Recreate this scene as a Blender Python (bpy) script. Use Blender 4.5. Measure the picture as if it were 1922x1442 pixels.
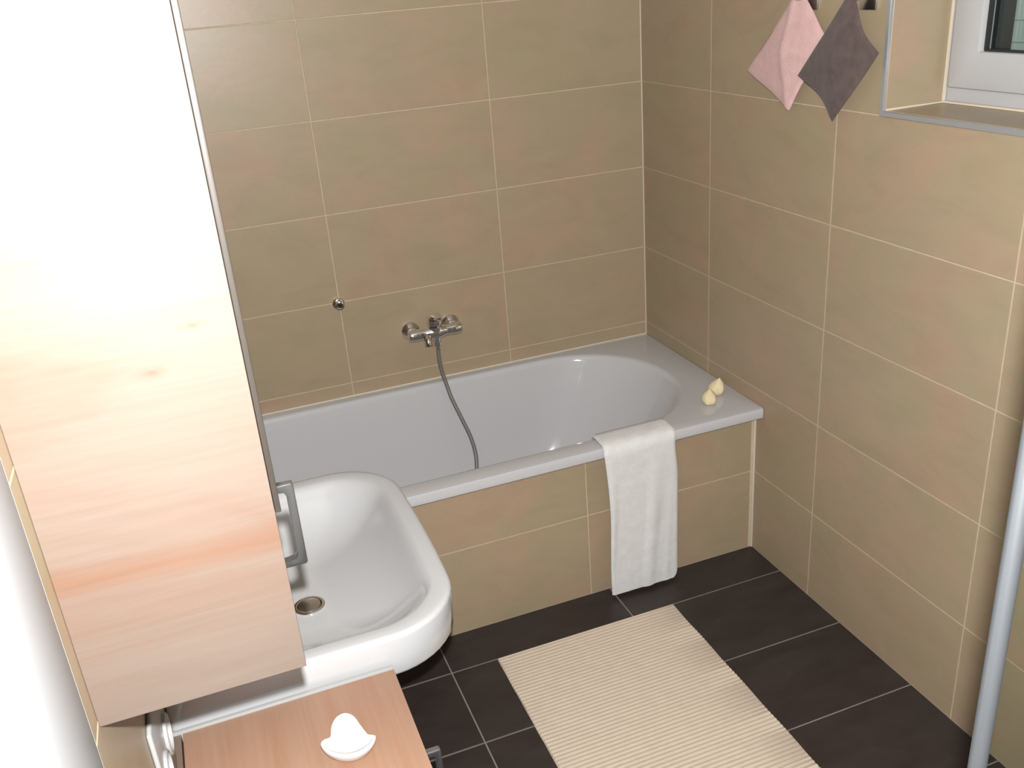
import bpy, bmesh, math, random
from mathutils import Vector, Matrix
random.seed(7)
for o in list(bpy.data.objects): bpy.data.objects.remove(o, do_unlink=True)
scn = bpy.context.scene
COL = scn.collection

# ------------------------------------------------------------------ camera
cam_d = bpy.data.cameras.new('camera')
cam = bpy.data.objects.new('camera', cam_d); COL.objects.link(cam)
FPX = 1745.876
cam_d.sensor_fit = 'HORIZONTAL'; cam_d.sensor_width = 36.0
cam_d.lens = 36.0 * FPX / 1922.0
cam_d.clip_start = 0.02
RX = Vector((0.93260, -0.35302, -0.07498)); DY = Vector((-0.20635, -0.35113, -0.91330)); FW = Vector((0.29609, 0.86723, -0.40031))
rot = Matrix((RX, -DY, -FW)).transposed()
cam.matrix_world = Matrix.Translation((-1.6292, -3.0775, 1.8833)) @ rot.to_4x4()
scn.camera = cam

# ------------------------------------------------------------------ world, light, exposure
w = bpy.data.worlds.new('night'); scn.world = w; w.use_nodes = True
w.node_tree.nodes['Background'].inputs[0].default_value = (0.6, 0.68, 0.8, 1)
w.node_tree.nodes['Background'].inputs[1].default_value = 0.04
fl = bpy.data.lights.new('camera_flash', 'SPOT'); fl.energy = 330; fl.shadow_soft_size = 0.011; fl.color = (1.0, 0.995, 0.985); fl.spot_size = math.radians(112); fl.spot_blend = 0.35
flo = bpy.data.objects.new('camera_flash', fl); COL.objects.link(flo); flo.matrix_world = Matrix.Translation((-1.616, -3.077, 1.960)) @ rot.to_4x4()
scn.view_settings.view_transform = 'Standard'; scn.view_settings.look = 'None'
scn.view_settings.gamma = 1.0; scn.view_settings.use_curve_mapping = False
scn.view_settings.exposure = 0.0

# ------------------------------------------------------------------ materials
def nt(name):
    m = bpy.data.materials.new(name); m.use_nodes = True
    t = m.node_tree; b = t.nodes['Principled BSDF']
    return m, t, b
def mk(name, col, rough=0.5, metal=0.0, spec=0.5, coat=0.0):
    m, t, b = nt(name)
    b.inputs['Base Color'].default_value = (*col, 1); b.inputs['Roughness'].default_value = rough
    b.inputs['Metallic'].default_value = metal; b.inputs['Specular IOR Level'].default_value = spec
    b.inputs['Coat Weight'].default_value = coat
    return m
def coords(t, scale=(1, 1, 1), rnd=0.0, rotz=0.0):
    tc = t.nodes.new('ShaderNodeTexCoord'); mp = t.nodes.new('ShaderNodeMapping')
    mp.inputs['Scale'].default_value = scale; mp.inputs['Rotation'].default_value = (0, 0, rotz)
    src = tc.outputs['Object']
    if rnd:
        oi = t.nodes.new('ShaderNodeObjectInfo'); mu = t.nodes.new('ShaderNodeMath'); mu.operation = 'MULTIPLY'; mu.inputs[1].default_value = rnd
        t.links.new(oi.outputs['Random'], mu.inputs[0])
        ad = t.nodes.new('ShaderNodeVectorMath'); ad.operation = 'ADD'
        t.links.new(src, ad.inputs[0]); t.links.new(mu.outputs[0], ad.inputs[1]); src = ad.outputs[0]
    t.links.new(src, mp.inputs['Vector'])
    return mp.outputs[0]
def noise(t, vec, scale, detail=4, rough=0.55, dist=0.0):
    n = t.nodes.new('ShaderNodeTexNoise'); n.inputs['Scale'].default_value = scale; n.inputs['Detail'].default_value = detail
    n.inputs['Roughness'].default_value = rough; n.inputs['Distortion'].default_value = dist
    t.links.new(vec, n.inputs['Vector']); return n.outputs['Fac']
def ramp(t, fac, stops):
    r = t.nodes.new('ShaderNodeValToRGB'); e = r.color_ramp.elements
    while len(e) < len(stops): e.new(0.5)
    for q, (p, c) in zip(e, stops): q.position = p; q.color = (*c, 1)
    t.links.new(fac, r.inputs[0]); return r.outputs[0]
def mix(t, f, a, b, mode='MIX'):
    n = t.nodes.new('ShaderNodeMix'); n.data_type = 'RGBA'; n.blend_type = mode
    if isinstance(f, float): n.inputs[0].default_value = f
    else: t.links.new(f, n.inputs[0])
    t.links.new(a, n.inputs[6]); t.links.new(b, n.inputs[7]); return n.outputs[2]
def bump(t, b, h, strength, dist):
    n = t.nodes.new('ShaderNodeBump'); n.inputs['Strength'].default_value = strength; n.inputs['Distance'].default_value = dist
    t.links.new(h, n.inputs['Height']); t.links.new(n.outputs[0], b.inputs['Normal'])

def m_tile():
    m, t, b = nt('beige_stone_tile')
    v = coords(t, (1, 2.1, 1), 40, 0.5)
    n1 = noise(t, v, 5.0, 6, 0.65, 0.9)
    v2 = coords(t, (1, 1, 1), 23)
    n2 = noise(t, v2, 4.5, 4, 0.55, 0.5)
    c1 = ramp(t, n1, [(0.30, (0.288, 0.220, 0.142)), (0.5, (0.328, 0.255, 0.170)), (0.72, (0.358, 0.275, 0.187))])
    c2 = ramp(t, n2, [(0.36, (0.300, 0.262, 0.158)), (0.5, (0.328, 0.255, 0.167)), (0.64, (0.378, 0.248, 0.172))])
    t.links.new(mix(t, 0.5, c1, c2), b.inputs['Base Color'])
    b.inputs['Roughness'].default_value = 0.36; b.inputs['Specular IOR Level'].default_value = 0.42
    bump(t, b, noise(t, v2, 60, 3), 0.06, 0.002)
    return m
def m_floor():
    m, t, b = nt('anthracite_floor_tile')
    v = coords(t, (1, 2.2, 1), 40, 0.1)
    n1 = noise(t, v, 6, 5, 0.6, 0.5)
    t.links.new(ramp(t, n1, [(0.32, (0.0255, 0.0182, 0.0165)), (0.7, (0.037, 0.0285, 0.026))]), b.inputs['Base Color'])
    b.inputs['Roughness'].default_value = 0.42; b.inputs['Specular IOR Level'].default_value = 0.4
    bump(t, b, noise(t, v, 45, 4), 0.12, 0.002)
    return m
def m_wood(name, axis, off, tint=(1, 1, 1), fine=9, knots=(), streak=None):
    m, t, b = nt(name)
    s = [fine] * 3; s[axis] = 1.1
    v = coords(t, tuple(s)); ad = t.nodes.new('ShaderNodeVectorMath'); ad.operation = 'ADD'; ad.inputs[1].default_value = (off, off * 0.7, off * 1.3)
    t.links.new(v, ad.inputs[0]); v = ad.outputs[0]
    n1 = noise(t, v, 0.75, 4, 0.5, 1.3)
    base = ramp(t, n1, [(0.27, (0.1296, 0.0666, 0.0474)), (0.36, (0.1332, 0.0882, 0.0660)), (0.47, (0.1350, 0.1017, 0.0809)), (0.75, (0.1395, 0.1107, 0.0911))])
    s2 = [150, 150, 150]; s2[axis] = 5
    v2 = coords(t, tuple(s2)); n2 = noise(t, v2, 1.0, 3, 0.6, 0.2)
    g = ramp(t, n2, [(0.30, (0.93 * tint[0], 0.91 * tint[1], 0.89 * tint[2])), (0.6, tint)])
    col = mix(t, 1.0, base, g, 'MULTIPLY')
    for kx, kz in knots:      # small branch marks in the veneer
        tc = t.nodes.new('ShaderNodeTexCoord'); mp = t.nodes.new('ShaderNodeMapping'); mp.vector_type = 'POINT'
        mp.inputs['Location'].default_value = (-kx, 0, -kz * 2.4); mp.inputs['Scale'].default_value = (1, 0, 2.4)
        t.links.new(tc.outputs['Object'], mp.inputs['Vector'])
        ln = t.nodes.new('ShaderNodeVectorMath'); ln.operation = 'LENGTH'; t.links.new(mp.outputs[0], ln.inputs[0])
        wb = t.nodes.new('ShaderNodeMath'); wb.operation = 'MULTIPLY_ADD'; wb.inputs[1].default_value = 0.022
        t.links.new(n1, wb.inputs[0]); t.links.new(ln.outputs['Value'], wb.inputs[2])
        kc = ramp(t, wb.outputs[0], [(0.012, (0.78, 0.68, 0.60)), (0.018, (0.93, 0.88, 0.84)), (0.030, (1, 1, 1))])
        col = mix(t, 1.0, col, kc, 'MULTIPLY')
    if streak:                # one reddish heartwood streak running across the veneer
        tc = t.nodes.new('ShaderNodeTexCoord'); dt = t.nodes.new('ShaderNodeVectorMath'); dt.operation = 'DOT_PRODUCT'; dt.inputs[1].default_value = (-streak[1], 0, 1)
        t.links.new(tc.outputs['Object'], dt.inputs[0])
        ad2 = t.nodes.new('ShaderNodeMath'); ad2.operation = 'MULTIPLY_ADD'; ad2.inputs[1].default_value = 0.05; t.links.new(n1, ad2.inputs[0]); t.links.new(dt.outputs['Value'], ad2.inputs[2])
        sb = t.nodes.new('ShaderNodeMath'); sb.operation = 'SUBTRACT'; sb.inputs[1].default_value = streak[0] + 0.025; t.links.new(ad2.outputs[0], sb.inputs[0])
        ab = t.nodes.new('ShaderNodeMath'); ab.operation = 'ABSOLUTE'; t.links.new(sb.outputs[0], ab.inputs[0])
        col = mix(t, 1.0, col, ramp(t, ab.outputs[0], [(0.0, (1.0, 0.77, 0.65)), (0.011, (1.0, 0.85, 0.77)), (0.024, (1, 1, 1))]), 'MULTIPLY')
    t.links.new(col, b.inputs['Base Color'])
    b.inputs['Roughness'].default_value = 0.48; b.inputs['Specular IOR Level'].default_value = 0.35
    bump(t, b, n2, 0.08, 0.001)
    return m
def m_cloth(name, ca, cb, sc=240, st=0.6, rough=0.95):
    m, t, b = nt(name)
    v = coords(t); n = noise(t, v, sc, 3, 0.6); n2 = noise(t, v, 28, 3, 0.6)
    t.links.new(ramp(t, n2, [(0.3, ca), (0.7, cb)]), b.inputs['Base Color'])
    b.inputs['Roughness'].default_value = rough; b.inputs['Specular IOR Level'].default_value = 0.1
    b.inputs['Sheen Weight'].default_value = 0.15
    bump(t, b, n, st, 0.003)
    return m
def m_glass(name, tint, refl=1.0):
    m, t, b = nt(name); t.nodes.remove(b)
    tr = t.nodes.new('ShaderNodeBsdfTransparent'); tr.inputs[0].default_value = (*tint, 1)
    gl = t.nodes.new('ShaderNodeBsdfGlossy'); gl.inputs['Roughness'].default_value = 0.0
    lw = t.nodes.new('ShaderNodeLayerWeight'); lw.inputs[0].default_value = 0.5
    pw = t.nodes.new('ShaderNodeMath'); pw.operation = 'POWER'; pw.inputs[1].default_value = 5.0
    mu = t.nodes.new('ShaderNodeMath'); mu.operation = 'MULTIPLY_ADD'; mu.inputs[1].default_value = 0.8 * refl; mu.inputs[2].default_value = 0.03 * refl
    t.links.new(lw.outputs['Facing'], pw.inputs[0]); t.links.new(pw.outputs[0], mu.inputs[0])
    mx = t.nodes.new('ShaderNodeMixShader')
    t.links.new(mu.outputs[0], mx.inputs[0]); t.links.new(tr.outputs[0], mx.inputs[1]); t.links.new(gl.outputs[0], mx.inputs[2])
    t.links.new(mx.outputs[0], t.nodes['Material Output'].inputs[0])
    return m
def m_plain_noise(name, ca, cb, sc, rough):
    m, t, b = nt(name); n = noise(t, coords(t), sc, 3)
    t.links.new(ramp(t, n, [(0.35, ca), (0.65, cb)]), b.inputs['Base Color']); b.inputs['Roughness'].default_value = rough
    b.inputs['Specular IOR Level'].default_value = 0.2
    return m

M = dict(
    tile=m_tile(), ftile=m_floor(),
    grout=m_plain_noise('cream_grout', (0.46, 0.38, 0.275), (0.52, 0.43, 0.315), 30, 0.9),
    fgrout=m_plain_noise('grey_grout', (0.20, 0.175, 0.16), (0.24, 0.21, 0.19), 30, 0.9),
    plaster=mk('white_plaster', (0.78, 0.76, 0.73), 0.9, spec=0.2),
    enamel=mk('white_enamel', (0.475, 0.475, 0.49), 0.10, spec=0.5, coat=0.3),
    ceramic=mk('white_ceramic', (0.385, 0.385, 0.39), 0.10, spec=0.5, coat=0.3),
    porcelain=mk('white_porcelain', (0.50, 0.50, 0.50), 0.22),
    chrome=mk('chrome', (0.78, 0.78, 0.79), 0.09, 1.0),
    satin=mk('brushed_chrome', (0.55, 0.55, 0.56), 0.24, 1.0),
    pull=mk('polished_steel', (0.42, 0.43, 0.44), 0.15, 0.94),
    alu=mk('satin_aluminium', (0.48, 0.49, 0.505), 0.36, 0.6),
    silicone=mk('pale_sealant', (0.58, 0.51, 0.41), 0.6),
    strip=mk('light_grey_edging', (0.27, 0.27, 0.265), 0.45),
    pvc=mk('white_window_plastic', (0.40, 0.40, 0.40), 0.35),
    lacquer=mk('white_lacquer', (0.74, 0.75, 0.76), 0.4),
    casing=mk('white_lacquer_grazing_shade', (0.28, 0.288, 0.297), 0.45),  # white lacquer greyed, its dimness in grazing light put into the colour
    post=mk('grey_aluminium', (0.034, 0.0365, 0.039), 0.42, 0.2),
    socket=mk('white_socket_plastic', (0.30, 0.30, 0.30), 0.35),
    rubber=mk('black_rubber', (0.015, 0.016, 0.018), 0.6),
    shutter=mk('grey_shutter', (0.40, 0.44, 0.44), 0.6),
    stone=mk('pale_outdoor_sill', (0.42, 0.40, 0.26), 0.7),
    wood=m_wood('oak_grain_across', 0, 3.1, (1.05, 1.05, 1.06), 9, ((0.179, 0.41), (0.135, 0.372)), (0.1750, -0.0297)), wood_y=m_wood('oak_grain_lengthwise', 1, 9.7, (2.0, 1.56, 1.30), 17),  # wood_y: same oak, redness from grazing light put into its tint
    edge=mk('door_front_grazing_shade', (0.033, 0.0265, 0.021), 0.5), inside=mk('dark_carcass', (0.10, 0.08, 0.06), 0.6),  # edge: dimness of the door front in grazing light, set as dark colour
    pink=m_cloth('pink_terry', (0.565, 0.36, 0.355), (0.63, 0.42, 0.405)),
    grey=m_cloth('taupe_terry', (0.088, 0.064, 0.060), (0.122, 0.091, 0.084)),
    towel=m_cloth('white_waffle_cotton', (0.58, 0.58, 0.575), (0.64, 0.64, 0.635), 150, 0.5),
    mat=m_cloth('cream_cotton', (0.53, 0.44, 0.35), (0.56, 0.47, 0.375), 300, 0.4),
    cream=m_plain_noise('cream_soap', (0.63, 0.53, 0.33), (0.70, 0.60, 0.40), 40, 0.55),
    hose=mk('grey_metal_hose', (0.19, 0.18, 0.17), 0.5, 0.4),
    amber=mk('brown_plastic', (0.07, 0.038, 0.018), 0.3),
    glass=m_glass('clear_shower_glass', (0.965, 0.985, 0.97)), pane=m_glass('window_glass', (0.88, 0.92, 0.90), 1.0),
    opal=mk('opal_glass', (0.8, 0.8, 0.78), 0.4),
    plug=mk('dark_drain', (0.10, 0.07, 0.06), 0.3, 0.8),
)

# ------------------------------------------------------------------ helpers
def obj(name, bm, m, parent=None, loc=(0, 0, 0), smooth=None, recalc=True):
    if recalc: bmesh.ops.recalc_face_normals(bm, faces=bm.faces[:])
    me = bpy.data.meshes.new(name); bm.to_mesh(me); bm.free()
    if m is not None: me.materials.append(M[m] if isinstance(m, str) else m)
    o = bpy.data.objects.new(name, me); COL.objects.link(o); o.location = loc
    if parent: o.parent = parent
    if smooth is not None:
        for p in me.polygons: p.use_smooth = True
        me.set_sharp_from_angle(angle=math.radians(smooth))
    return o
def tag(o, label=None, cat=None, group=None, kind=None):
    if label: o['label'] = label
    if cat: o['category'] = cat
    if group: o['group'] = group
    if kind: o['kind'] = kind
    return o
def empty(name, loc=(0, 0, 0)):
    o = bpy.data.objects.new(name, None); COL.objects.link(o); o.location = loc; o.empty_display_size = 0.05
    return o
def box(bm, x0, x1, y0, y1, z0, z1, bev=0.0, seg=2):
    r = bmesh.ops.create_cube(bm, size=1.0)
    for v in r['verts']:
        v.co = Vector((x0 + (v.co.x + .5) * (x1 - x0), y0 + (v.co.y + .5) * (y1 - y0), z0 + (v.co.z + .5) * (z1 - z0)))
    if bev:
        es = list({e for v in r['verts'] for e in v.link_edges})
        bmesh.ops.bevel(bm, geom=es, offset=bev, segments=seg, profile=0.5, affect='EDGES')
def bbox(name, m, parent, x0, x1, y0, y1, z0, z1, bev=0.0, seg=2, org=None):
    bm = bmesh.new(); o = org or (0, 0, 0)
    box(bm, x0 - o[0], x1 - o[0], y0 - o[1], y1 - o[1], z0 - o[2], z1 - o[2], bev, seg)
    return obj(name, bm, m, parent, smooth=40 if bev else None)
def loft(bm, loops, cap0=False, cap1=False):
    L = [[bm.verts.new(p) for p in lp] for lp in loops]; n = len(L[0])
    for a, b in zip(L, L[1:]):
        for i in range(n):
            j = (i + 1) % n; bm.faces.new((a[i], a[j], b[j], b[i]))
    if cap0: bm.faces.new(L[0][::-1])
    if cap1: bm.faces.new(L[-1])
    return L
def rrect(x0, x1, y0, y1, z, r, m=9, k=7):
    """closed loop; r = radii at (x1,y1),(x0,y1),(x0,y0),(x1,y0)"""
    cs = [((x1 - r[0], y1 - r[0]), 0, r[0]), ((x0 + r[1], y1 - r[1]), 90, r[1]), ((x0 + r[2], y0 + r[2]), 180, r[2]), ((x1 - r[3], y0 + r[3]), 270, r[3])]
    arcs = []
    for (cx, cy), a0, rr in cs:
        arcs.append([(cx + rr * math.cos(math.radians(a0 + 90 * i / (m - 1))), cy + rr * math.sin(math.radians(a0 + 90 * i / (m - 1)))) for i in range(m)])
    out = []
    for i in range(4):
        out += arcs[i]; a = arcs[i][-1]; b = arcs[(i + 1) % 4][0]
        out += [(a[0] + (b[0] - a[0]) * q / (k + 1), a[1] + (b[1] - a[1]) * q / (k + 1)) for q in range(1, k + 1)]
    return [Vector((x, y, z)) for x, y in out]
def lathe(bm, prof, axis=(0, 0, 1), org=(0, 0, 0), n=28):
    """prof: (radius, height) list along axis"""
    ax = Vector(axis).normalized(); q = Vector((0, 0, 1)).rotation_difference(ax); o = Vector(org)
    loops = []
    for r, h in prof:
        loops.append([o + q @ Vector((max(r, 1e-5) * math.cos(2 * math.pi * i / n), max(r, 1e-5) * math.sin(2 * math.pi * i / n), h)) for i in range(n)])
    loft(bm, loops, True, True)
def tube(bm, pts, rad, n=10, sub=6):
    P = [Vector(p) for p in pts]; Q = []
    for i in range(len(P) - 1):
        p0 = P[max(i - 1, 0)]; p1 = P[i]; p2 = P[i + 1]; p3 = P[min(i + 2, len(P) - 1)]
        for s in range(sub):
            t = s / sub
            Q.append(0.5 * ((2 * p1) + (p2 - p0) * t + (2 * p0 - 5 * p1 + 4 * p2 - p3) * t * t + (3 * p1 - p0 - 3 * p2 + p3) * t ** 3))
    Q.append(P[-1]); loops = []; up = Vector((0.3, 1, 0.2)).normalized()
    for i, p in enumerate(Q):
        d = (Q[min(i + 1, len(Q) - 1)] - Q[max(i - 1, 0)]).normalized()
        a = d.cross(up).normalized(); b = d.cross(a); up = a.cross(d).normalized() if a.length else up
        rr = rad(i) if callable(rad) else rad
        loops.append([p + rr * (a * math.cos(2 * math.pi * k / n) + b * math.sin(2 * math.pi * k / n)) for k in range(n)])
    loft(bm, loops, True, True)

TILE_CACHE = {}
def tile(parent, c, u, v, wd, ht, m='tile', th=0.0014, name='wall_tile'):
    """one tile: centre c on the wall plane, u and v unit vectors in the plane"""
    u = Vector(u); v = Vector(v); nrm = u.cross(v); key = (round(wd, 4), round(ht, 4), m, th)
    if key not in TILE_CACHE:
        bm = bmesh.new(); b = 0.0008
        lo = [(-wd/2, -ht/2), (wd/2, -ht/2), (wd/2, ht/2), (-wd/2, ht/2)]; sh = [(x - math.copysign(b, x), y - math.copysign(b, y)) for x, y in lo]
        loft(bm, [[Vector((x, y, 0)) for x, y in lo], [Vector((x, y, th - b * .8)) for x, y in lo], [Vector((x, y, th)) for x, y in sh]], True, True)
        bmesh.ops.recalc_face_normals(bm, faces=bm.faces[:])
        me = bpy.data.meshes.new(name); bm.to_mesh(me); bm.free(); me.materials.append(M[m]); TILE_CACHE[key] = me
    o = bpy.data.objects.new(name, TILE_CACHE[key]); COL.objects.link(o); o.parent = parent
    o.matrix_local = Matrix.Translation(c) @ Matrix((u, v, nrm)).transposed().to_4x4()
    return o
GW = 0.0034
def tile_grid(parent, org, u, v, ul, vl, hole=None, m='tile', name='wall_tile', gw=GW):
    """ul, vl: joint positions measured along u and v from org; hole=(u0,u1,v0,v1)"""
    u = Vector(u); v = Vector(v); org = Vector(org)
    def put(a, b, c, d):
        if b - a < 0.012 or d - c < 0.012: return
        tile(parent, org + u * (a + b) / 2 + v * (c + d) / 2, u, v, b - a - gw, d - c - gw, m, name=name)
    for a, b in zip(ul, ul[1:]):
        for c, d in zip(vl, vl[1:]):
            if hole and a < hole[1] and b > hole[0] and c < hole[3] and d > hole[2]:
                h0, h1, k0, k1 = max(a, hole[0]), min(b, hole[1]), max(c, hole[2]), min(d, hole[3])
                put(a, h0, c, d); put(h1, b, c, d); put(h0, h1, c, k0); put(h0, h1, k1, d)
            else: put(a, b, c, d)
def cuts(lo, hi, first, pitch):
    k = math.ceil((lo - first) / pitch + 1e-6); out = [lo]
    x = first + k * pitch
    while x < hi - 1e-4:
        if x > lo + 1e-4: out.append(x)
        x += pitch
    return out + [hi]

# ------------------------------------------------------------------ the room
XL, YN, ZC = -1.818, -3.70, 2.42
RP, TL = 0.302, 0.6033
V2X, W1Y, F1Y, G2X, ZR = -0.5754, -0.4563, -0.9146, -0.5500, 0.5536
rows = cuts(0.0, ZC, 0.302, RP)

wall_back = tag(bbox('wall_back', 'grout', None, XL - .15, 0.2, 0, 0.15, -.1, ZC), kind='structure')
tile_grid(wall_back, (0, 0, 0), (1, 0, 0), (0, 0, 1), cuts(XL, 0, V2X, TL), rows)   # normal u x v = (0,-1,0)

NY0, NY1, NZ0, NZ1, ND = -1.226, -2.05, 1.520, 2.18, 0.178
bm = bmesh.new()
box(bm, 0, .2, YN, 0, -.1, NZ0); box(bm, 0, .2, YN, 0, NZ1, ZC); box(bm, 0, .2, NY0, 0, NZ0, NZ1); box(bm, 0, .2, YN, NY1, NZ0, NZ1)
wall_right = tag(obj('wall_right', bm, 'grout'), kind='structure')
# u = -y so that u x v = -x
tile_grid(wall_right, (0, 0, 0), (0, -1, 0), (0, 0, 1), cuts(0, -YN, -W1Y, TL), rows, hole=(-NY0, -NY1, NZ0 - .010, NZ1))
tile(wall_right, (ND / 2, NY0, (NZ0 + NZ1) / 2), (1, 0, 0), (0, 0, 1), ND - .006, NZ1 - NZ0 - .006)
tile(wall_right, (ND / 2, NY1, (NZ0 + NZ1) / 2), (-1, 0, 0), (0, 0, 1), ND - .006, NZ1 - NZ0 - .006)
tile(wall_right, (ND / 2 + .003, (NY0 + NY1) / 2, NZ0), (1, 0, 0), (0, 1, 0), ND - .010, NY0 - NY1 - .008)

DY0, DY1, DZ = -2.387, -3.22, 2.02
bm = bmesh.new()
box(bm, XL - .15, XL, DY0, 0, -.1, ZC); box(bm, XL - .15, XL, DY1, DY0, DZ, ZC); box(bm, XL - .15, XL, YN, DY1, -.1, ZC)
wall_left = tag(obj('wall_left', bm, 'grout'), kind='structure')
tile_grid(wall_left, (XL, 0, 0), (0, 1, 0), (0, 0, 1), cuts(-2.250, 0, -0.60, TL), rows)

bm = bmesh.new(); box(bm, XL - .15, .2, YN - .12, YN, -.1, ZC)
wall_near = tag(obj('wall_near', bm, 'plaster'), kind='structure')
bm = bmesh.new(); box(bm, XL - .15, .2, YN - .12, .15, ZC, ZC + .1)
tag(obj('ceiling', bm, 'plaster'), kind='structure')
bm = bmesh.new(); box(bm, XL, 0, YN, 0, -.1, 0)
floor = tag(obj('floor', bm, 'fgrout'), kind='structure')
PY = -0.748
tile_grid(floor, (0, 0, 0), (1, 0, 0), (0, 1, 0), cuts(XL, 0, G2X, TL), cuts(YN, PY, F1Y, RP), m='ftile', name='floor_tile', gw=0.0042)

# tiled front of the bath
bm = bmesh.new(); box(bm, XL, 0, PY, PY + .02, 0, ZR - .0345)
apron = tag(obj('wall_bath_front', bm, 'grout'), kind='structure')
tile_grid(apron, (0, PY, 0), (1, 0, 0), (0, 0, 1), cuts(XL, -0.006, -0.617, TL), [0, RP, ZR - .036])

# sealant lines in the corners
def trim(name, x0, x1, y0, y1, z0, z1, m): return tag(bbox(name, m, None, x0, x1, y0, y1, z0, z1, 0.0008, 1), kind='structure')
trim('trim_1', -.0075, -.0014, PY - .007, PY, .001, ZR - .037, 'silicone')
trim('trim_2', -.0055, -.0014, -.0055, -.0014, ZR + .001, ZC, 'silicone')
trim('trim_3', XL + .0016, -.002, -.006, -.0014, ZR - .002, ZR + .004, 'silicone')
# chrome edge profiles round the window recess
trim('trim_4', -.006, .003, NY0 - .001, NY0 + .010, NZ0 - .010, NZ1, 'alu')
trim('trim_5', -.006, .003, NY1, NY0 - .001, NZ0 - .011, NZ0 + .0016, 'alu')
trim('trim_6', .004, ND - .004, NY0 - .006, NY0 - .0014, NZ0 + .0014, NZ0 + .006, 'silicone')
trim('trim_7', ND - .007, ND - .001, NY0 - .008, NY0 - .0014, NZ0 + .006, NZ1, 'silicone')
trim('trim_8', ND - .008, ND - .001, NY1, NY0 - .0014, NZ0 + .0014, NZ0 + .007, 'silicone')

# ------------------------------------------------------------------ window
win = tag(empty('window_1', (ND, NY0, NZ0)), kind='structure')
def wpart(name, m, x0, x1, y0, y1, z0, z1, bev=0.002, parent=win):
    o = bbox(name, m, parent, x0 - ND, x1 - ND, y0 - NY0, y1 - NY0, z0 - NZ0, z1 - NZ0, bev, 2); return o
def ring(name, m, x0, x1, y0, y1, z0, z1, wd, bev, parent=win):
    bm = bmesh.new()
    a = [(y0, z0), (y1, z0), (y1, z1), (y0, z1)]; s = 1 if y1 > y0 else -1
    b = [(y0 + s * wd, z0 + wd), (y1 - s * wd, z0 + wd), (y1 - s * wd, z1 - wd), (y0 + s * wd, z1 - wd)]
    L = lambda pts, x, e=0: [Vector((x - ND, y - NY0, z - NZ0)) for y, z in pts]
    loops = [L(a, x0), L(a, x1), L(b, x1), L(b, x0), L(a, x0)]
    vs = [[bm.verts.new(p) for p in lp] for lp in loops[:4]]
    for i in range(4):
        A, B = vs[i], vs[(i + 1) % 4]
        for k in range(4): bm.faces.new((A[k], A[(k + 1) % 4], B[(k + 1) % 4], B[k]))
    if bev: bmesh.ops.bevel(bm, geom=bm.edges[:], offset=bev, segments=2, affect='EDGES', profile=.5)
    return obj(name, bm, m, parent, smooth=40)
ring('frame', 'pvc', ND, ND + .065, NY0 - .002, NY1 + .002, NZ0 + .002, NZ1, .046, .003)
sash = ring('sash', 'pvc', ND - .016, ND + .023, NY0 - .022, NY1 + .022, NZ0 + .040, NZ1 - .03, .084, .004)
ring('glazing_gasket', 'rubber', ND + .0, ND + .012, NY0 - .105, NY1 + .105, NZ0 + .123, NZ1 - .113, .006, 0, sash)
wpart('pane', 'pane', ND + .014, ND + .020, NY0 - .10, NY1 + .10, NZ0 + .118, NZ1 - .108, 0)
wpart('shutter_guide', 'rubber', ND + .10, ND + .15, NY0 + .03, NY0 - .040, NZ0 - .02, NZ1, .003)
wpart('outside_sill', 'stone', ND + .07, ND + .26, NY0 + .05, NY1 - .1, NZ0 + .03, NZ0 + .075, .004)
for k in range(13):
    wpart('shutter_slat', 'shutter', ND + .165, ND + .178, NY0 + .05, NY1 - .05, NZ0 + .078 + k * .05, NZ0 + .126 + k * .05, .004)

# ------------------------------------------------------------------ door in the left wall
door = tag(empty('door_1', (XL, DY0, 0)), kind='structure')
def dpart(name, m, x0, x1, y0, y1, z0, z1, bev=.002): return bbox(name, m, door, x0 - XL, x1 - XL, y0 - DY0, y1 - DY0, z0, z1, bev)
dpart('casing', 'casing', XL + .0003, XL + .0025, DY0 + .001, -2.2515, 0.001, DZ + .11)
dpart('casing', 'casing', XL + .0003, XL + .0025, DY1 - .11, DY1 - .001, 0.001, DZ + .11)
dpart('casing', 'casing', XL + .0003, XL + .0025, DY1, DY0, DZ, DZ + .11)
dpart('lining', 'lacquer', XL - .14, XL + .0025, DY0 - .018, DY0, 0.001, DZ)
dpart('lining', 'lacquer', XL - .14, XL + .0025, DY1, DY1 + .018, 0.001, DZ)
dpart('lining', 'lacquer', XL - .14, XL + .0025, DY1 + .018, DY0 - .018, DZ - .018, DZ)
dpart('door_stop', 'lacquer', XL - .14, XL - .010, DY0 - .0215, DY0 - .018, 0.001, DZ - .018)
dpart('leaf', 'lacquer', XL - .14, XL - .10, DY1 + .02, DY0 - .0225, 0.006, DZ - .02)

# ------------------------------------------------------------------ bathtub
RF = -0.797
tub = tag(empty('bathtub', (-.9, -.4, 0)), 'long white enamel bathtub with rounded end built into the tiled corner', 'bathtub')
bm = bmesh.new(); O = Vector((.9, .4, 0))
x0, x1, y0, y1 = XL + .002, -.0025, RF, -.0025
s = [.006] * 4
loops = [rrect(x0, x1, y0 + .006, y1, ZR - .033, s), rrect(x0, x1, y0 + .001, y1, ZR - .034, s), rrect(x0, x1, y0, y1, ZR - .030, s), rrect(x0, x1, y0, y1, ZR - .006, s),
         rrect(x0 + .001, x1 - .001, y0 + .002, y1 - .001, ZR - .001, s), rrect(x0 + .004, x1 - .004, y0 + .006, y1 - .004, ZR, s)]
ix0, ix1, iy0, iy1 = -1.70, -.128, -.722, -.048
def inner(dx0, dx1, dy0, dy1, z, k):
    W = (iy1 - dy1) - (iy0 + dy0); r = min(.335, W * .495)
    return rrect(ix0 + dx0, ix1 - dx1, iy0 + dy0, iy1 - dy1, z, (r, .13, .13, r))
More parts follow.
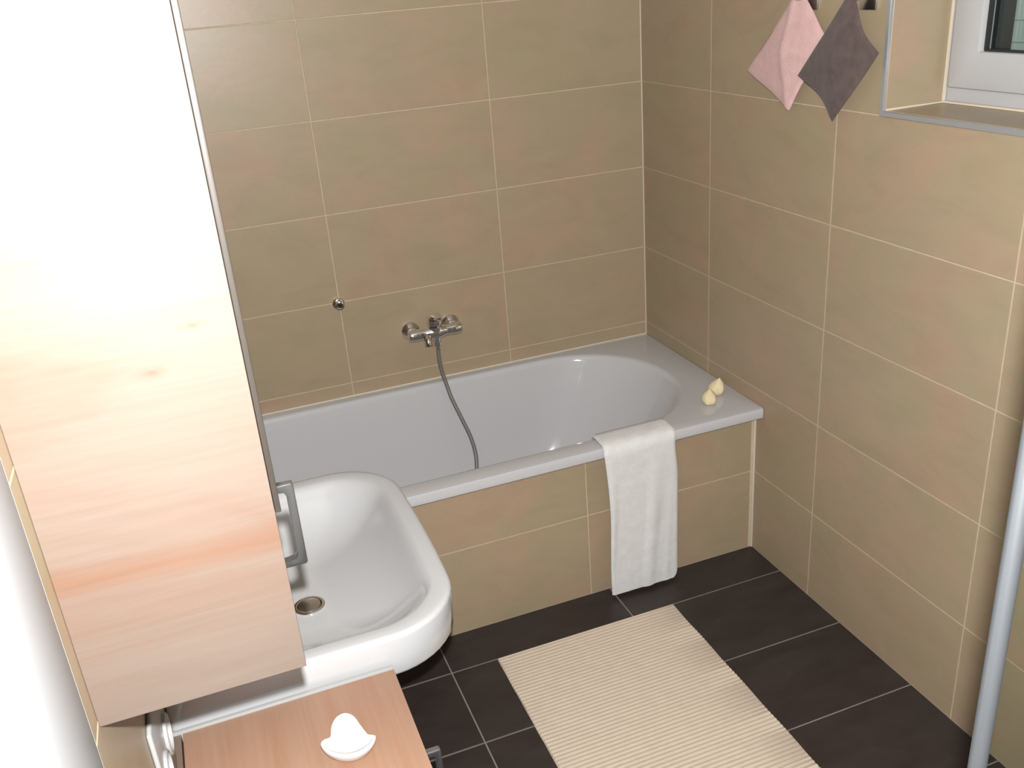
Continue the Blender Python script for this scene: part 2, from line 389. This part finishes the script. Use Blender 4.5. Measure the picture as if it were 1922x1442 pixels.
loops += [inner(-.012, -.012, -.012, -.012, ZR, 0), inner(-.004, -.004, -.004, -.004, ZR - .0015, 0), inner(.001, .003, .001, .001, ZR - .007, 0),
          inner(.004, .012, .004, .004, ZR - .02, 0), inner(.016, .06, .018, .018, ZR - .12, 0), inner(.035, .13, .04, .042, ZR - .25, 0),
          inner(.05, .19, .06, .065, ZR - .35, 0), inner(.07, .235, .08, .085, ZR - .39, 0), inner(.11, .29, .12, .125, ZR - .41, 0), inner(.2, .42, .22, .22, ZR - .414, 0)]
loft(bm, [[p + O for p in lp] for lp in loops], False, True)
obj('tub_shell', bm, 'enamel', tub, smooth=50)
bm = bmesh.new(); lathe(bm, [(.033, 0), (.033, .004), (.028, .006), (.02, .005), (0, .005)], (0, 0, 1), Vector((-.95, -.42, ZR - .4135)) + O)
obj('drain', bm, 'chrome', tub, smooth=40)

# ------------------------------------------------------------------ washbasin
bz = .854
basin = tag(empty('washbasin', (XL, -1.44, .70)), 'white ceramic washbasin with rounded front corners beside the bathtub', 'washbasin')
O = Vector((-XL, 1.44, -.70))
bx0, bx1, by0, by1 = XL + .002, -1.300, -1.762, -1.112
def bl(i, z, left=0.0, r=.135): 
    rr = max(r - i * .55, .02); lp = rrect(bx0 + left, bx1 - i, by0 + i, by1 - i, z, (rr, .008 + left * .2, .008 + left * .2, rr), 12, 9)
    # slightly bowed front and sides
    for p in lp:
        t = (p.y - (by0 + by1) / 2) / ((by1 - by0) / 2)
        if p.x > -1.62: p.x += .012 * (1 - t * t) * max(0, min(1, (p.x + 1.62) / .25))
    return lp
loops = [bl(.14, .705, .03), bl(.07, .725, .02), bl(.030, .752, .005), bl(.012, .764), bl(.006, .768), bl(.0035, .773), bl(.0015, .80), bl(.0, .8455), bl(.0012, .8500), bl(.0045, .8532), bl(.010, bz),
         bl(.032, bz - .0008, .11), bl(.038, bz - .0030, .116), bl(.046, bz - .009, .120), bl(.056, bz - .020, .124), bl(.070, bz - .036, .130), bl(.090, bz - .054, .137), bl(.112, bz - .070, .145), bl(.138, bz - .083, .154), bl(.165, bz - .092, .165), bl(.195, bz - .098, .18), bl(.22, bz - .1005, .195)]
loft(bm := bmesh.new(), [[p + O for p in lp] for lp in loops], True, True)
obj('bowl', bm, 'ceramic', basin, smooth=60)
dc = Vector((-1.547, -1.463, bz - .1005))
bm = bmesh.new(); lathe(bm, [(.0315, 0), (.0315, .002), (.029, .0035), (.025, .003), (.0235, -.001)], (0, 0, 1), dc + O, 32); obj('drain_ring', bm, 'chrome', basin, smooth=40)
bm = bmesh.new(); lathe(bm, [(.0235, .0005), (.0225, .003), (.016, .0045), (0, .005)], (0, 0, 1), dc + O + Vector((.0, 0, .0005)), 28); obj('drain_plug', bm, 'satin', basin, smooth=40)

# ------------------------------------------------------------------ cabinets
def bow_handle(parent, x, y, z0, z1, org):
    """vertical bow handle standing off a front that faces +x"""
    out = .028; o = Vector(org); bm = bmesh.new(); hw = .0055
    prof = [(x, z0 - .002), (x, z0 + .0065), (x + out - .011, z0 + .0065), (x + out - .008, z0 + .013), (x + out - .008, z1 - .013), (x + out - .011, z1 - .0065), (x, z1 - .0065), (x, z1 + .002),
            (x + out - .002, z1 + .002), (x + out, z1), (x + out, z0), (x + out - .002, z0 - .002)]
    A = [Vector((px, y - hw, pz)) - o for px, pz in prof]; B = [Vector((px, y + hw, pz)) - o for px, pz in prof]
    loft(bm, [A, B], True, True); bmesh.ops.bevel(bm, geom=bm.edges[:], offset=.0012, segments=2, affect='EDGES', profile=.5)
    return tag(obj('handle', bm, 'pull', parent, smooth=40), 'polished chrome bow handle')

CX, CY, CZ = -1.6005, -2.213, 1.2020
cab = empty('wall_cabinet', (XL, CY, CZ))
tag(cab, 'tall pale oak wall cabinet on the left with a chrome bow handle', 'cabinet')
org = (XL, CY, CZ); CT, CW = 2.16, .40
def cp(name, m, x0, x1, y0, y1, z0, z1, bev=.0012): return bbox(name, m, cab, x0, x1, y0, y1, z0, z1, bev, 2, org)
cp('side_panel', 'wood', XL + .0016, CX, CY, CY + .018, CZ, CT)
cp('side_panel', 'wood', XL + .0016, CX, CY + CW - .018, CY + CW, CZ, CT)
cp('bottom_panel', 'inside', XL + .002, CX - .002, CY + .0185, CY + CW - .0185, CZ + .002, CZ + .018)
cp('top_panel', 'inside', XL + .002, CX - .002, CY + .0185, CY + CW - .0185, CT - .018, CT)
cp('back_panel', 'inside', XL + .002, XL + .010, CY + .0185, CY + CW - .0185, CZ + .0185, CT - .0185)
cp('door', 'edge', CX + .0004, CX + .0065, CY + .002, CY + CW, 1.398, CT)
cdoor = cp('door', 'wood', CX - .016, CX - .0005, CY + .0185, CY + CW - .0185, CZ + .0185, 1.394)
bow_handle(cdoor, CX - .0005, -2.13, 1.284, 1.386, org).data.name = 'handle'

LX, LY1, LZ = -1.4445, -1.7775, .8000
low = empty('low_cabinet', (XL, LY1, 0))
tag(low, 'low oak cabinet beside the washbasin with a white heart dish on top', 'cabinet')
org2 = (XL, LY1, 0); LW = .43
def lp_(name, m, x0, x1, y0, y1, z0, z1, bev=.0012, par=low): return bbox(name, m, par, x0, x1, y0, y1, z0, z1, bev, 2, org2)
lp_('top_panel', 'wood_y', XL + .020, LX, LY1 - LW, LY1 - .0005, LZ - .018, LZ)
lp_('filler_strip', 'wood', XL + .0016, XL + .0175, LY1 - LW, LY1 - .0005, .08, LZ - .0005)
lp_('edge_strip', 'strip', XL + .0016, LX - .001, LY1, LY1 + .0075, LZ - .02, LZ + .0035, .001)
lp_('side_panel', 'wood', XL + .020, LX - .018, LY1 - LW, LY1 - LW + .018, .08, LZ - .0185)
lp_('side_panel', 'wood', XL + .020, LX - .018, LY1 - .018, LY1, .08, LZ - .0185)
lp_('bottom_panel', 'inside', XL + .020, LX - .018, LY1 - LW + .0185, LY1 - .0185, .08, .098)
lp_('plinth', 'inside', XL + .03, LX - .05, LY1 - LW + .01, LY1 - .01, 0.0015, .0795)
ldoor = lp_('door', 'wood', LX - .0175, LX - .0005, LY1 - LW, LY1 - .001, .082, LZ - .0195)
bow_handle(ldoor, LX - .0005, -1.955, .640, .768, org2)

# heart-shaped dish on the low cabinet
HP = [(-1.595, -1.932), (-1.590, -1.924), (-1.579, -1.922), (-1.573, -1.901), (-1.562, -1.884), (-1.547, -1.880), (-1.535, -1.893), (-1.529, -1.918), (-1.522, -1.942), (-1.512, -1.951), (-1.523, -1.966), (-1.542, -1.973), (-1.560, -1.971), (-1.578, -1.961), (-1.591, -1.946)]
def smooth_loop(P, sub=5):
    n = len(P); out = []
    for i in range(n):
        p0, p1, p2, p3 = [Vector(P[(i + k) % n]) for k in (-1, 0, 1, 2)]
        for s_ in range(sub):
            t = s_ / sub; out.append(0.5 * ((2 * p1) + (p2 - p0) * t + (2 * p0 - 5 * p1 + 4 * p2 - p3) * t * t + (3 * p1 - p0 - 3 * p2 + p3) * t ** 3))
    return out
hl = smooth_loop(HP); hc = sum(hl, Vector((0, 0))) / len(hl)
def hloop(k, z): return [Vector(((p.x - hc.x) * k, (p.y - hc.y) * k, z)) for p in hl]
bm = bmesh.new()
loft(bm, [hloop(.55, .0), hloop(.68, .003), hloop(.84, .011), hloop(.95, .020), hloop(1.0, .0265), hloop(.985, .0295), hloop(.94, .030), hloop(.86, .027), hloop(.70, .020), hloop(.45, .015), hloop(.15, .0135)], True, True)
dish = obj('heart_dish', bm, 'porcelain', None, (hc.x, hc.y, LZ + .0002), smooth=60)
tag(dish, 'small white heart-shaped porcelain dish on the low oak cabinet', 'dish')

# wall socket under the wall cabinet
sk = empty('wall_socket', (XL + .0014, -1.905, .90)); tag(sk, 'white double wall socket on the tiles below the tall oak wall cabinet', 'socket')
bm = bmesh.new(); box(bm, .0002, .0075, -.080, .080, -.11, .085, .0035, 3); obj('cover_plate', bm, 'socket', sk, smooth=40)
for yy in (-.04, .04):
    bm = bmesh.new(); lathe(bm, [(.032, .0), (.032, .0045), (.030, .006), (.0265, .006), (.025, .003), (.0245, -.004), (0, -.004)], (1, 0, 0), (.0077, yy, -.02), 32); obj('insert', bm, 'socket', sk, smooth=40)

# ------------------------------------------------------------------ bath mixer, hose, wall bracket
FX, FZ, FY = -.870, .755, -.062
mx = empty('bath_mixer', (FX, 0, FZ)); tag(mx, 'chrome bath mixer tap on the tiled wall above the bathtub', 'tap')
for sx in (-.075, .075):
    bm = bmesh.new(); lathe(bm, [(.0335, .0016), (.0335, .005), (.031, .010), (.020, .017), (.017, .020), (.017, .034), (.0205, .036), (.0205, .050), (.016, .054)], (0, -1, 0), (sx, 0, 0), 28); obj('wall_flange', bm, 'chrome', mx, smooth=40)
bm = bmesh.new(); lathe(bm, [(.008, -.098), (.018, -.096), (.021, -.088), (.0215, -.06), (.019, -.045), (.021, -.03), (.026, -.018), (.0275, 0), (.026, .018), (.021, .03), (.019, .045), (.0215, .06), (.021, .088), (.018, .096), (.008, .098)], (1, 0, 0), (0, FY, 0), 28)
body = obj('body', bm, 'chrome', mx, smooth=50)
bm = bmesh.new(); tube(bm, [(-.03, FY, -.008), (-.034, FY - .018, -.012), (-.036, FY - .030, -.020), (-.036, FY - .034, -.034)], lambda i: .0150 - .0001 * i, 14, 5); obj('spout', bm, 'chrome', mx, smooth=50)
bm = bmesh.new(); lathe(bm, [(.022, -.02), (.0255, -.012), (.0255, .030), (.0235, .034), (.0235, .037), (.0265, .040), (.0265, .058), (.0235, .064), (.008, .067)], (0, -.18, 1), (0, FY, 0), 28); obj('cartridge_cap', bm, 'chrome', mx, smooth=40)
bm = bmesh.new()
lv = [((0, FY + .002, .060), .017, .006), ((0, FY - .020, .067), .018, .007), ((0, FY - .045, .070), .015, .006), ((0, FY - .066, .071), .012, .004), ((0, FY - .074, .071), .008, .002)]
loft(bm, [[Vector((c[0] + hw * math.cos(a), c[1], c[2] + hh * math.sin(a))) for a in [2 * math.pi * k / 14 for k in range(14)]] for c, hw, hh in lv], True, True)
obj('lever', bm, 'chrome', mx, smooth=50)
bm = bmesh.new(); lathe(bm, [(.012, .02), (.012, .036), (.0145, .037), (.0145, .052), (.010, .056), (.009, .066)], (0, 0, -1), (.004, FY, 0), 22); obj('hose_outlet', bm, 'chrome', mx, smooth=40)
hp = [(-.866, -.062, .690), (-.867, -.063, .650), (-.862, -.064, .600), (-.852, -.074, .545), (-.843, -.089, .497), (-.822, -.114, .425), (-.802, -.139, .354), (-.796, -.160, .295), (-.802, -.178, .249), (-.813, -.196, .204), (-.84, -.225, .165), (-.93, -.30, .1535), (-1.04, -.36, .151), (-1.15, -.39, .151)]
bm = bmesh.new(); tube(bm, [Vector(p) - Vector((-.866, -.062, .69)) for p in hp], lambda i: .0068 + (.0005 if i % 2 else 0), 10, 9)
hose = obj('shower_hose', bm, 'hose', None, (-.866, -.062, .69), smooth=60); tag(hose, 'thin grey metal shower hose hanging from the tap into the bathtub', 'hose')

br = empty('wall_bracket', (-1.183, -.0014, .903)); tag(br, 'small round chrome bracket on the tiled wall left of the bath tap', 'bracket')
bm = bmesh.new(); lathe(bm, [(.0215, 0), (.0215, .005), (.019, .009), (.013, .011)], (0, -1, 0), n=28); obj('rosette', bm, 'chrome', br, smooth=40)
bm = bmesh.new(); lathe(bm, [(.0125, .011), (.0125, .024), (.015, .026), (.015, .032), (.011, .034), (.009, .028), (0, .028)], (0, -1, 0), n=24); obj('socket', bm, 'chrome', br, smooth=40)

# bottle half hidden behind the wall cabinet
bt = empty('bottle', (-1.563, -.052, ZR)); tag(bt, 'slim brown bottle on the back bath rim, almost hidden by the wall cabinet', 'bottle')
bm = bmesh.new(); lathe(bm, [(.024, .0003), (.027, .004), (.027, .085), (.022, .10), (.011, .107), (.011, .112)], n=24); obj('bottle_body', bm, 'amber', bt, smooth=40)
bm = bmesh.new(); lathe(bm, [(.014, .112), (.014, .134), (.012, .137), (.004, .138)], n=20); obj('cap', bm, 'satin', bt, smooth=40)

# ------------------------------------------------------------------ soap ornaments
def drop(name, loc, sc, tilt, label):
    bm = bmesh.new(); pr = [(.012, 0), (.020, .002), (.026, .011), (.0275, .021), (.0255, .031), (.019, .041), (.010, .049), (.0045, .054), (.0015, .057)]
    lathe(bm, [(r * sc, h * sc) for r, h in pr], (0, 0, 1), n=26)
    for v in bm.verts:
        a = math.atan2(v.co.y, v.co.x); k = 1 + .045 * math.cos(5 * a); v.co.x *= k; v.co.y *= k
        hgt = v.co.z / (.057 * sc); v.co.x += tilt[0] * hgt ** 2 * sc; v.co.y += tilt[1] * hgt ** 2 * sc
    o = obj(name, bm, 'cream', None, loc, smooth=60); return tag(o, label, 'ornament', 'cream drop-shaped ornaments on the bath corner')
drop('drop_ornament', (-.078, -.628, ZR + .0002), 1.02, (.012, -.004), 'larger cream drop-shaped ornament on the bath corner, nearer the wall')
drop('drop_ornament', (-.136, -.682, ZR + .0002), .90, (.004, .004), 'smaller round cream ornament on the bath corner, nearer the towel')

# ------------------------------------------------------------------ towel over the rim
tw = empty('towel', (-.45, RF, 0)); tag(tw, 'white waffle towel hung over the front rim of the bathtub', 'towel')
T = .0065
path = [(-.672, .486), (-.690, .512), (-.703, .538), (-.716, ZR + .003), (-.735, ZR + .0055), (-.765, ZR + .0055), (-.790, ZR + .0045), (-.8035, ZR - .004), (-.807, ZR - .02)]
for k in range(1, 46): path.append((-.807 + .004 * math.sin(k / 45 * 1.5), ZR - .02 - (ZR - .02 - .016) * k / 45))
NU = 40
def tow(u, k, side):
    y, z = path[k]; q = max(0, (k - 8) / 45); xl = -.578 + .016 * q + .006 * math.sin(q * 5); xr = -.324 - .002 * q - .010 * math.exp(-((q - .04) / .12) ** 2)
    if k < 9: xl = -.571 - .007 * k / 8; xr = -.316 - .016 * (k / 8)
    x = xl + (xr - xl) * u
    f = .0032 * math.sin(u * 9 + 1.2 + q * 1.3) * min(1, q * 2.2) * (1 - .6 * q) + .0016 * math.sin(u * 21 + q * 3) * min(1, q * 2)
    edge = (max(0, abs(u - .5) * 2 - .93) / .07) ** 2
    off = T * (1 - edge) if side else 0.0
    # outward normal of the path
    a = path[max(k - 1, 0)]; b = path[min(k + 1, len(path) - 1)]; dy, dz = b[0] - a[0], b[1] - a[1]; l = math.hypot(dy, dz)
    ny, nz = dz / l, -dy / l
    if ny > 0.2 and k > 9: ny, nz = -ny, -nz
    if k <= 9 and nz < 0 and ny > 0: pass
    z2 = z - (.012 * (1 - abs(2 * u - 1)) * 0 if k < len(path) - 1 else 0) + (.022 * max(0, u - .93) / .07 * q ** 8)
    return Vector((x + .45, y + ny * off - (abs(f) + f) * .9 - RF, z2 + nz * off))
bm = bmesh.new(); V = [[[bm.verts.new(tow(i / NU, k, sd)) for i in range(NU + 1)] for k in range(len(path))] for sd in (0, 1)]
n = len(path)
for sd in (0, 1):
    for k in range(n - 1):
        for i in range(NU): bm.faces.new((V[sd][k][i], V[sd][k][i + 1], V[sd][k + 1][i + 1], V[sd][k + 1][i]))
for k in range(n - 1):
    for i in (0, NU): bm.faces.new((V[0][k][i], V[0][k + 1][i], V[1][k + 1][i], V[1][k][i]))
for k in (0, n - 1):
    for i in range(NU): bm.faces.new((V[0][k][i], V[0][k][i + 1], V[1][k][i + 1], V[1][k][i]))
obj('towel_cloth', bm, 'towel', tw, smooth=70)

# ------------------------------------------------------------------ bath mat
mt = empty('bath_mat', (-.71, -1.40, .0014)); tag(mt, 'cream ribbed cotton bath mat on the dark floor tiles', 'bath mat')
bm = bmesh.new(); ribs, sub = 74, 6; L0, W0 = 1.00, .600; R = []
rn = ribs * sub
for j in range(rn + 1):
    y = .48 - L0 * j / rn; row = []
    hz = .0055 + .0013 * math.cos(2 * math.pi * j / sub)
    if j in (0, rn): hz = .0012
    for i, xx in enumerate([-.5, -.496, -.25, 0, .25, .496, .5]):
        wv = .0016 * math.sin(y * 31 + i)
        row.append(bm.verts.new((xx * W0 + (wv if i in (0, 1, 5, 6) else 0) * .6, y, .0012 if i in (0, 6) else hz)))
    R.append(row)
for a, b in zip(R, R[1:]):
    for i in range(6): bm.faces.new((a[i], a[i + 1], b[i + 1], b[i]))
bot = [bm.verts.new((x, y, .0002)) for x, y in ((-.3, .48), (.3, .48), (.3, .48 - L0), (-.3, .48 - L0))]; bm.faces.new(bot)
obj('mat_cloth', bm, 'mat', mt, smooth=60)

# ------------------------------------------------------------------ hooks and washcloths on the right wall
def hook(y, label):
    h = empty('wall_hook', (-.0014, y, 1.771)); tag(h, label, 'hook', 'chrome hooks on the tiled wall')
    bm = bmesh.new(); box(bm, -.007, 0, -.028, .028, -.0235, .0235, .0015, 2); obj('back_plate', bm, 'satin', h, smooth=40)
    bm = bmesh.new(); box(bm, -.044, -.0065, -.0065, .0065, .002, .014, .002, 2); box(bm, -.0475, -.040, -.0085, .0085, .002, .026, .002, 2); obj('peg', bm, 'chrome', h, smooth=40)
hook(-.934, 'square chrome hook holding the pink washcloth'); hook(-1.150, 'square chrome hook holding the brown-grey washcloth')
def cloth(name, m, top, right, bot, left, x_top, bulge, crease, label, curve):
    c = empty(name, (x_top, top[0], top[1])); tag(c, label, 'washcloth', 'washcloths hanging on the hooks')
    N = 26; bm = bmesh.new()
    def P(s, t):
        y = (1 - s) * (1 - t) * top[0] + s * (1 - t) * right[0] + s * t * bot[0] + (1 - s) * t * left[0]
        z = (1 - s) * (1 - t) * top[1] + s * (1 - t) * right[1] + s * t * bot[1] + (1 - s) * t * left[1]
        # edge sag: tr = top-right, rb = right-bottom, bl = bottom-left, lt = left-top  (positive pulls inwards)
        cy = (top[0] + right[0] + bot[0] + left[0]) / 4; cz = (top[1] + right[1] + bot[1] + left[1]) / 4
        k = curve[0] * 4 * s * (1 - s) * (1 - t) ** 3 + curve[1] * 4 * t * (1 - t) * s ** 3 + curve[2] * 4 * s * (1 - s) * t ** 3 + curve[3] * 4 * t * (1 - t) * (1 - s) ** 3
        y += (cy - y) * k; z += (cz - z) * k
        d = s - t
        x = x_top + .012 * (s + t) / 2 * 1.2 - .006 * math.exp(-abs(d + .06) / .05) * crease - bulge * .8 * math.sin(math.pi * s) * math.sin(math.pi * t) + .003 * math.sin(7 * s + 4 * t) + max(0, d) * .016 * crease
        return Vector((x - x_top, y - top[0], z - top[1]))
    th = .0075
    G = []
    for sd in (0, 1):
        g = []
        for i in range(N + 1):
            row = []
            for j in range(N + 1):
                s_, t_ = i / N, j / N; e = min(s_, 1 - s_, t_, 1 - t_); h = th * (.25 + .75 * min(1, e / .035)) / 2
                p = P(s_, t_); row.append(bm.verts.new(p + Vector((-h if sd else h, 0, 0))))
            g.append(row)
        G.append(g)
    for sd in (0, 1):
        for i in range(N):
            for j in range(N): bm.faces.new((G[sd][i][j], G[sd][i + 1][j], G[sd][i + 1][j + 1], G[sd][i][j + 1]))
    ring_ = [(i, 0) for i in range(N)] + [(N, j) for j in range(N)] + [(i, N) for i in range(N, 0, -1)] + [(0, j) for j in range(N, 0, -1)]
    for a, b in zip(ring_, ring_[1:] + ring_[:1]): bm.faces.new((G[0][a[0]][a[1]], G[0][b[0]][b[1]], G[1][b[0]][b[1]], G[1][a[0]][a[1]]))
    obj('cloth', bm, m, c, smooth=60)
    bm = bmesh.new(); tube(bm, [(.0, -.004, -.012), (-.004, -.007, .004), (-.002, 0, .014), (.004, .007, .004), (0, .004, -.012)], .0028, 8, 5); obj('hanging_loop', bm, m, c, smooth=60)
cloth('washcloth', 'pink', (-.920, 1.800), (-1.045, 1.648), (-.889, 1.494), (-.695, 1.588), -.034, .016, 1.0, 'pink terry washcloth hanging by its corner left of the window', (-.03, .24, -.01, -.01))
cloth('washcloth', 'grey', (-1.140, 1.802), (-1.228, 1.657), (-1.083, 1.488), (-.942, 1.590), -.045, .010, .3, 'brown-grey terry washcloth hanging by its corner beside the window', (.13, .0, .085, -.02))

# ------------------------------------------------------------------ shower enclosure at the right
SX, SY = -1.1715, -2.7085
sh = empty('shower_screen', (SX, SY, 0)); tag(sh, 'clear glass shower screen edged by a slim grey aluminium post at the right', 'shower screen')
def sp(name, m, x0, x1, y0, y1, z0, z1, bev=.001, par=sh): return bbox(name, m, par, x0, x1, y0, y1, z0, z1, bev, 3, (SX, SY, 0))
bm = bmesh.new(); lathe(bm, [(.0055, .0002), (.0062, .001), (.0062, 1.979), (.0055, 1.98)], n=28); obj('edge_post', bm, 'post', sh, smooth=40)
sp('glass_panel', 'glass', SX + .0062, -.0165, SY - .003, SY + .003, .012, 1.975, 0)
sp('wall_profile', 'post', -.0165, -.0016, SY - .009, SY + .009, .0016, 1.98)
sp('floor_profile', 'post', SX + .007, -.0168, SY - .006, SY + .006, .0016, .0118)
